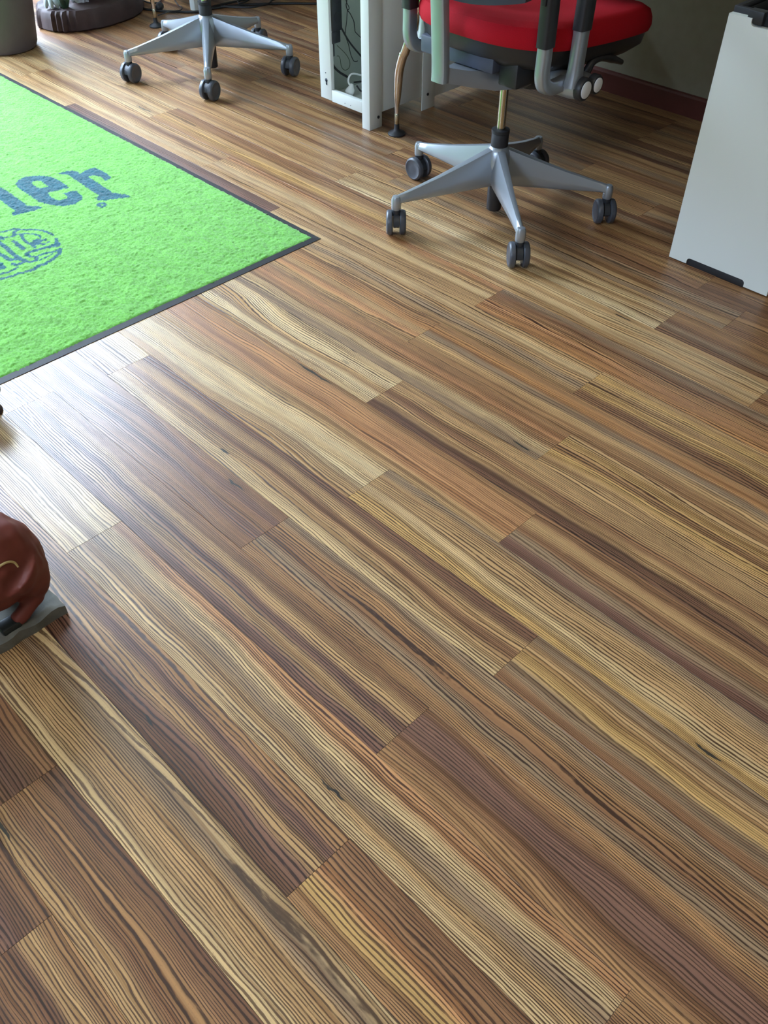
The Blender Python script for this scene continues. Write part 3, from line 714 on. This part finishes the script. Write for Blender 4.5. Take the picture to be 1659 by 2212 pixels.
t2 = n.new('ShaderNodeTexNoise'); t2.inputs['Scale'].default_value = 22; t2.inputs['Detail'].default_value = 5; l.new(tc.outputs['Object'], t2.inputs['Vector'])
rr = n.new('ShaderNodeMapRange'); rr.inputs['From Min'].default_value = .3; rr.inputs['From Max'].default_value = .7; rr.inputs['To Min'].default_value = .72; rr.inputs['To Max'].default_value = 1.25; l.new(tn.outputs['Fac'], rr.inputs['Value'])
r2 = n.new('ShaderNodeMapRange'); r2.inputs['From Min'].default_value = .3; r2.inputs['From Max'].default_value = .7; r2.inputs['To Min'].default_value = .86; r2.inputs['To Max'].default_value = 1.12; l.new(t2.outputs['Fac'], r2.inputs['Value'])
mm = n.new('ShaderNodeMath'); mm.operation = 'MULTIPLY'; l.new(rr.outputs[0], mm.inputs[0]); l.new(r2.outputs[0], mm.inputs[1])
mx = n.new('ShaderNodeMix'); mx.data_type = 'RGBA'; mx.inputs[6].default_value = (*GREEN, 1); mx.inputs[7].default_value = (*BLUE, 1); l.new(a_.outputs['Fac'], mx.inputs[0])
vm = n.new('ShaderNodeVectorMath'); vm.operation = 'SCALE'; l.new(mx.outputs[2], vm.inputs[0]); l.new(mm.outputs[0], vm.inputs['Scale']); l.new(vm.outputs[0], p.inputs['Base Color'])
p.inputs['Roughness'].default_value = .95; p.inputs['Specular IOR Level'].default_value = .1
p.inputs['Sheen Weight'].default_value = .25; p.inputs['Sheen Roughness'].default_value = .5
me.materials.append(m)
po = bpy.data.objects.new('pile', me); C.objects.link(po); po.parent = t; po['kind'] = 'stuff'
bm = NB(); box(bm, MX0+B-MX1, .40-MX1, B, MY1-MY0-B, .002, .0062); o = obj('pile_border', bm, M_pile, t)

# ------------------------------------------------------------------ planter at the top left
t = thing('planter', 'large round grey-brown planter at the top left corner', 'planter', (1.768, 4.14, 0))
bm = NB(); lathe(bm, [(.11, 0), (.122, .004), (.130, .02), (.158, .22), (.180, .36), (.196, .47), (.206, .50), (.203, .515), (.185, .51), (.175, .44), (.01, .44)], 56); obj('pot_body', bm, M_pot, t, smooth=True)
bm = NB(); lathe(bm, [(.174, .44), (.174, .455), (.1, .465), (.01, .465)], 40); obj('soil', bm, M_bark, t)
# reddish pot seen between planter and carving
t = thing('flowerpot', 'dark reddish pot half hidden behind the planter and the carved base', 'flowerpot', (1.93, 4.66, 0))
bm = NB(); lathe(bm, [(.07, 0), (.095, .003), (.13, .22), (.142, .225), (.145, .26), (.132, .26), (.12, .20), (.01, .20)], 36); obj('pot_body', bm, M_redclay, t, smooth=True)

# ------------------------------------------------------------------ carved figure on a round wooden base
t = thing('carved_statue', 'carved animal statue with white fur on an oval dark bark-edged base', 'statue', (2.275, 4.275, 0))
bm = NB(); N_ = 96; rings = []
def bring(sc, z, rough):
    out = []
    for i in range(N_):
        a = 2*PI*i/N_
        fl_ = .5+.5*math.cos(a-math.radians(188)); fl_ = max(0, fl_-.86)/.14
        r = 1 + rough*(mn.noise(Vector((math.cos(a)*5, math.sin(a)*5, z*3)))*.05 + fl_*.035*math.sin(a*46))
        X, Y = .282*sc*r*math.cos(a), .200*sc*r*math.sin(a)
        c_, s_ = math.cos(ROTB), math.sin(ROTB)
        out.append((X*c_-Y*s_, X*s_+Y*c_, z+mn.noise(Vector((math.cos(a)*4, math.sin(a)*4, 9)))*.004*(z > .05)))
    return out
ROTB = math.radians(13)
loft(bm, [bring(.96, 0, 1), bring(1.0, .008, 1), bring(.985, .045, 1.1), bring(.97, .072, 1), bring(.93, .084, .8), bring(.80, .088, .3), bring(.4, .092, 0), bring(.02, .094, 0)])
obj('base', bm, M_bark, t, smooth=True)
def blob(parent, name, m, c, r, amp=.1, fr=12, n=20, seedv=0, stretchz=1):
    bm = NB(); bmesh.ops.create_icosphere(bm, subdivisions=4, radius=1)
    for v in bm.verts:
        q = v.co.copy(); d = 1+amp*mn.noise(Vector((q.x*fr*.4, q.y*fr*.4, q.z*fr*.4*stretchz))+Vector((seedv, 0, 0)))
        v.co = Vector((q.x*r[0]*d+c[0], q.y*r[1]*d+c[1], max(q.z*r[2]*d+c[2], .0)))
    return obj(name, bm, m, parent, smooth=True)
blob(t, 'fur_body', M_bark, (.03, .05, .30), (.16, .12, .26), .15, 10)
blob(t, 'chest_fur', M_fur, (-.085, -.075, .245), (.075, .070, .160), .22, 16, seedv=3, stretchz=.4)
blob(t, 'chest_fur', M_fur, (.045, -.115, .290), (.080, .055, .150), .22, 16, seedv=8, stretchz=.4)
bm = NB(); tube(bm, [(-.185, -.105, .088), (-.205, -.125, .15), (-.225, -.14, .23)], [.012, .013, .016], 10, 4); obj('stem', bm, M_green, t, smooth=True)
bm = NB(); tube(bm, [(-.178, -.105, .088), (-.168, -.135, .15), (-.155, -.165, .22)], [.010, .010, .011], 10, 4); obj('stem', bm, M_green, t, smooth=True)
bm = NB()
for i, (dx, dy) in enumerate(((-.022, -.004), (-.010, -.020), (.008, -.026), (.024, -.020))):
    tube(bm, [(-.222+dx*.3, -.055+dy*.2, .125), (-.222+dx*.8, -.055+dy*.8, .122), (-.222+dx*1.2, -.055+dy*1.35, .103), (-.222+dx*1.25, -.055+dy*1.5, .090)], [.014, .012, .010, .005], 10, 4)
tube(bm, [(-.222, -.055, .11), (-.220, -.03, .16), (-.205, -.01, .22)], [.022, .024, .028], 12, 4)
obj('paw', bm, M_paw, t, smooth=True)

# ------------------------------------------------------------------ cables on the floor behind the far chair
def fc(label, pts, r=.0045, z=.005, m=None, **k):
    P = [(x, y, z+dz) for (x, y), dz in zip(pts, [0]*len(pts))]
    return cable(label, P, r, m or M_cable, **k)
fc('black cable lying along the floor from the carved base to the far chair', [(2.502, 4.20), (2.500, 4.17), (2.512, 4.141), (2.545, 4.078), (2.62, 3.985), (2.66, 3.955)], .0055, .006)
fc('black cable running straight across the floor to the pedestal', [(2.70, 3.96), (2.738, 3.95), (2.837, 3.915), (2.907, 3.872), (3.043, 3.763), (3.16, 3.64)], .0055, .006)
fc('black cable leading from behind the far chair towards the wall', [(2.72, 3.972), (2.80, 3.975), (2.87, 3.965), (2.94, 3.962), (2.99, 3.968)], .005, .0055)
fc('black cable loop lying nearest the camera behind the far chair', [(2.764, 3.915), (2.795, 3.865), (2.86, 3.80), (2.90, 3.79), (2.955, 3.79), (3.0, 3.82), (3.047, 3.83)], .0045, .017)
fc('black cable curling back on itself between the other two', [(2.85, 3.90), (2.83, 3.86), (2.874, 3.861), (2.93, 3.892), (2.99, 3.925), (3.03, 3.94)], .004, .028)
cable('thin black cable hanging in an arc beside the chrome leg', [(2.648, 4.20, .25), (2.645, 4.17, .08), (2.64, 4.10, .014), (2.615, 4.03, .020), (2.58, 3.99, .021), (2.53, 4.01, .019), (2.49, 4.05, .004)], .0028, M_cable)
cable('thin black cable curving past the right side of the carved base', [(2.585, 4.42, .005), (2.575, 4.30, .005), (2.578, 4.24, .005), (2.611, 4.219, .005), (2.66, 4.26, .005)], .0035, M_cable)
t = thing('plug', 'black mains plug with bright prongs lying beside the chrome leg', 'plug', (2.543, 4.112, 0), math.radians(38))
bm = NB(); lathe(bm, [(.008, -.02), (.014, -.016), (.018, 0), (.019, .014), (.010, .016)], 14, (0, 0, .019), Matrix.Rotation(PI/2, 3, 'Y')); obj('plug_body', bm, M_black, t, smooth=True)
for s in (-1, 1):
    bm = NB(); disc(bm, (.016, s*.0095, .019), (1, 0, 0), .0022, .02, 8); obj('prong', bm, M_chrome, t)

# ------------------------------------------------------------------ figurine on a stone slab at the left edge
t = thing('bull_figurine', 'reddish-brown clay bull figurine, only its rump in view, on a grey slab', 'figurine', (.10, 1.21, 0))
bm = NB()
n1, n2 = 36, 26; g = []
def slabpt(i, j, top):
    x = -.25+.457*i/n1; y = -.068+.22*j/n2
    ex = min(i, n1-i)/n1; ey = min(j, n2-j)/n2
    e = min(1, min(ex*12, ey*10)); nz = mn.noise(Vector((x*22, y*22, 1)))
    return (x + (1-e)*mn.noise(Vector((y*40, x*10, 2)))*.004, y + (1-e)*mn.noise(Vector((x*40, y*10, 7)))*.004, (.024+.004*nz+.004*mn.noise(Vector((x*70, y*70, 4)))-(1-e)*.004 + .006*(ey < .10)*max(0, mn.noise(Vector((x*30, 0, 3)))+.2)) if top else 0)
T_ = [[bm.verts.new(slabpt(i, j, 1)) for j in range(n2+1)] for i in range(n1+1)]
B_ = [[bm.verts.new(slabpt(i, j, 0)) for j in range(n2+1)] for i in range(n1+1)]
for i in range(n1):
    for j in range(n2):
        bm.faces.new((T_[i][j], T_[i+1][j], T_[i+1][j+1], T_[i][j+1])); bm.faces.new((B_[i][j], B_[i][j+1], B_[i+1][j+1], B_[i+1][j]))
for i in range(n1):
    bm.faces.new((T_[i][0], B_[i][0], B_[i+1][0], T_[i+1][0])); bm.faces.new((T_[i][n2], T_[i+1][n2], B_[i+1][n2], B_[i][n2]))
for j in range(n2):
    bm.faces.new((T_[0][j], T_[0][j+1], B_[0][j+1], B_[0][j])); bm.faces.new((T_[n1][j], B_[n1][j], B_[n1][j+1], T_[n1][j+1]))
obj('slab', bm, M_slab, t, smooth=True)
# body grown from a skeleton with a skin modifier: one continuous surface
bm = NB()
def eloft(P):
    loft(bm, [[(x, y+ry*math.cos(a)*1.0, z+rz*math.sin(a)) for a in [2*PI*k/20 for k in range(20)]] for x, y, z, ry, rz in P])
eloft([(.224, 0, .120, .014, .018), (.214, 0, .126, .044, .050), (.188, 0, .136, .068, .080), (.14, 0, .146, .080, .094), (.08, 0, .148, .080, .092), (0, 0, .150, .078, .088),
       (-.07, 0, .156, .080, .090), (-.13, 0, .168, .064, .074), (-.17, 0, .188, .044, .052), (-.21, 0, .208, .034, .038), (-.25, 0, .206, .040, .038), (-.285, 0, .185, .028, .026), (-.31, 0, .165, .022, .018)])
for s in (-1, 1):
    tube(bm, [(.155, s*.036, .140), (.178, s*.042, .100), (.174, s*.046, .066), (.152, s*.047, .048), (.124, s*.047, .030)], [.058, .036, .018, .0145, .014], 14, 4)
    tube(bm, [(-.085, s*.040, .13), (-.085, s*.045, .09), (-.083, s*.047, .058), (-.086, s*.047, .030)], [.050, .030, .016, .014], 14, 4)
    tube(bm, [(-.235, s*.030, .225), (-.238, s*.06, .245), (-.238, s*.082, .272)], [.012, .009, .004], 8, 3)
bmesh.ops.recalc_face_normals(bm, faces=bm.faces)
me = bpy.data.meshes.new('body'); bm.to_mesh(me); bm.free()
ob = bpy.data.objects.new('body', me); C.objects.link(ob)
rm = ob.modifiers.new('fuse', 'REMESH'); rm.mode = 'VOXEL'; rm.voxel_size = .0045; rm.use_smooth_shade = True
sm_ = ob.modifiers.new('soften', 'SMOOTH'); sm_.factor = .6; sm_.iterations = 6
dg = bpy.context.evaluated_depsgraph_get(); me2 = bpy.data.meshes.new_from_object(ob.evaluated_get(dg)); bpy.data.objects.remove(ob)
me2.name = 'body'; me2.materials.clear(); me2.materials.append(M_bull)
ob = bpy.data.objects.new('body', me2); C.objects.link(ob); ob.parent = t
for v in me2.vertices: v.co += v.normal*(.003*mn.noise(v.co*45))
for s in (-1, 1):
    for hx in (.116, -.085):
        bm = NB(); box(bm, hx-.022, hx+.014, s*.046-.014, s*.046+.014, .022, .038, .004); obj('hoof', bm, M_hoof, t, smooth=True)
bm = NB(); tube(bm, [(.085, -.074, .183), (.118, -.074, .190), (.143, -.071, .190), (.156, -.069, .180), (.159, -.071, .168)], .0021, 8, 6); obj('cord', bm, M_string, t, smooth=True)
# second ornament further back at the left edge
t = thing('ornament', 'dark brown rounded ornament just showing at the left edge below the mat', 'ornament', (.485, 1.80, 0))
bm = NB(); lathe(bm, [(.02, 0), (.034, .003), (.030, .010), (.020, .020), (.030, .034), (.044, .055), (.047, .075), (.038, .098), (.018, .110), (.004, .113)], 32); obj('body', bm, M_bark, t, smooth=True)
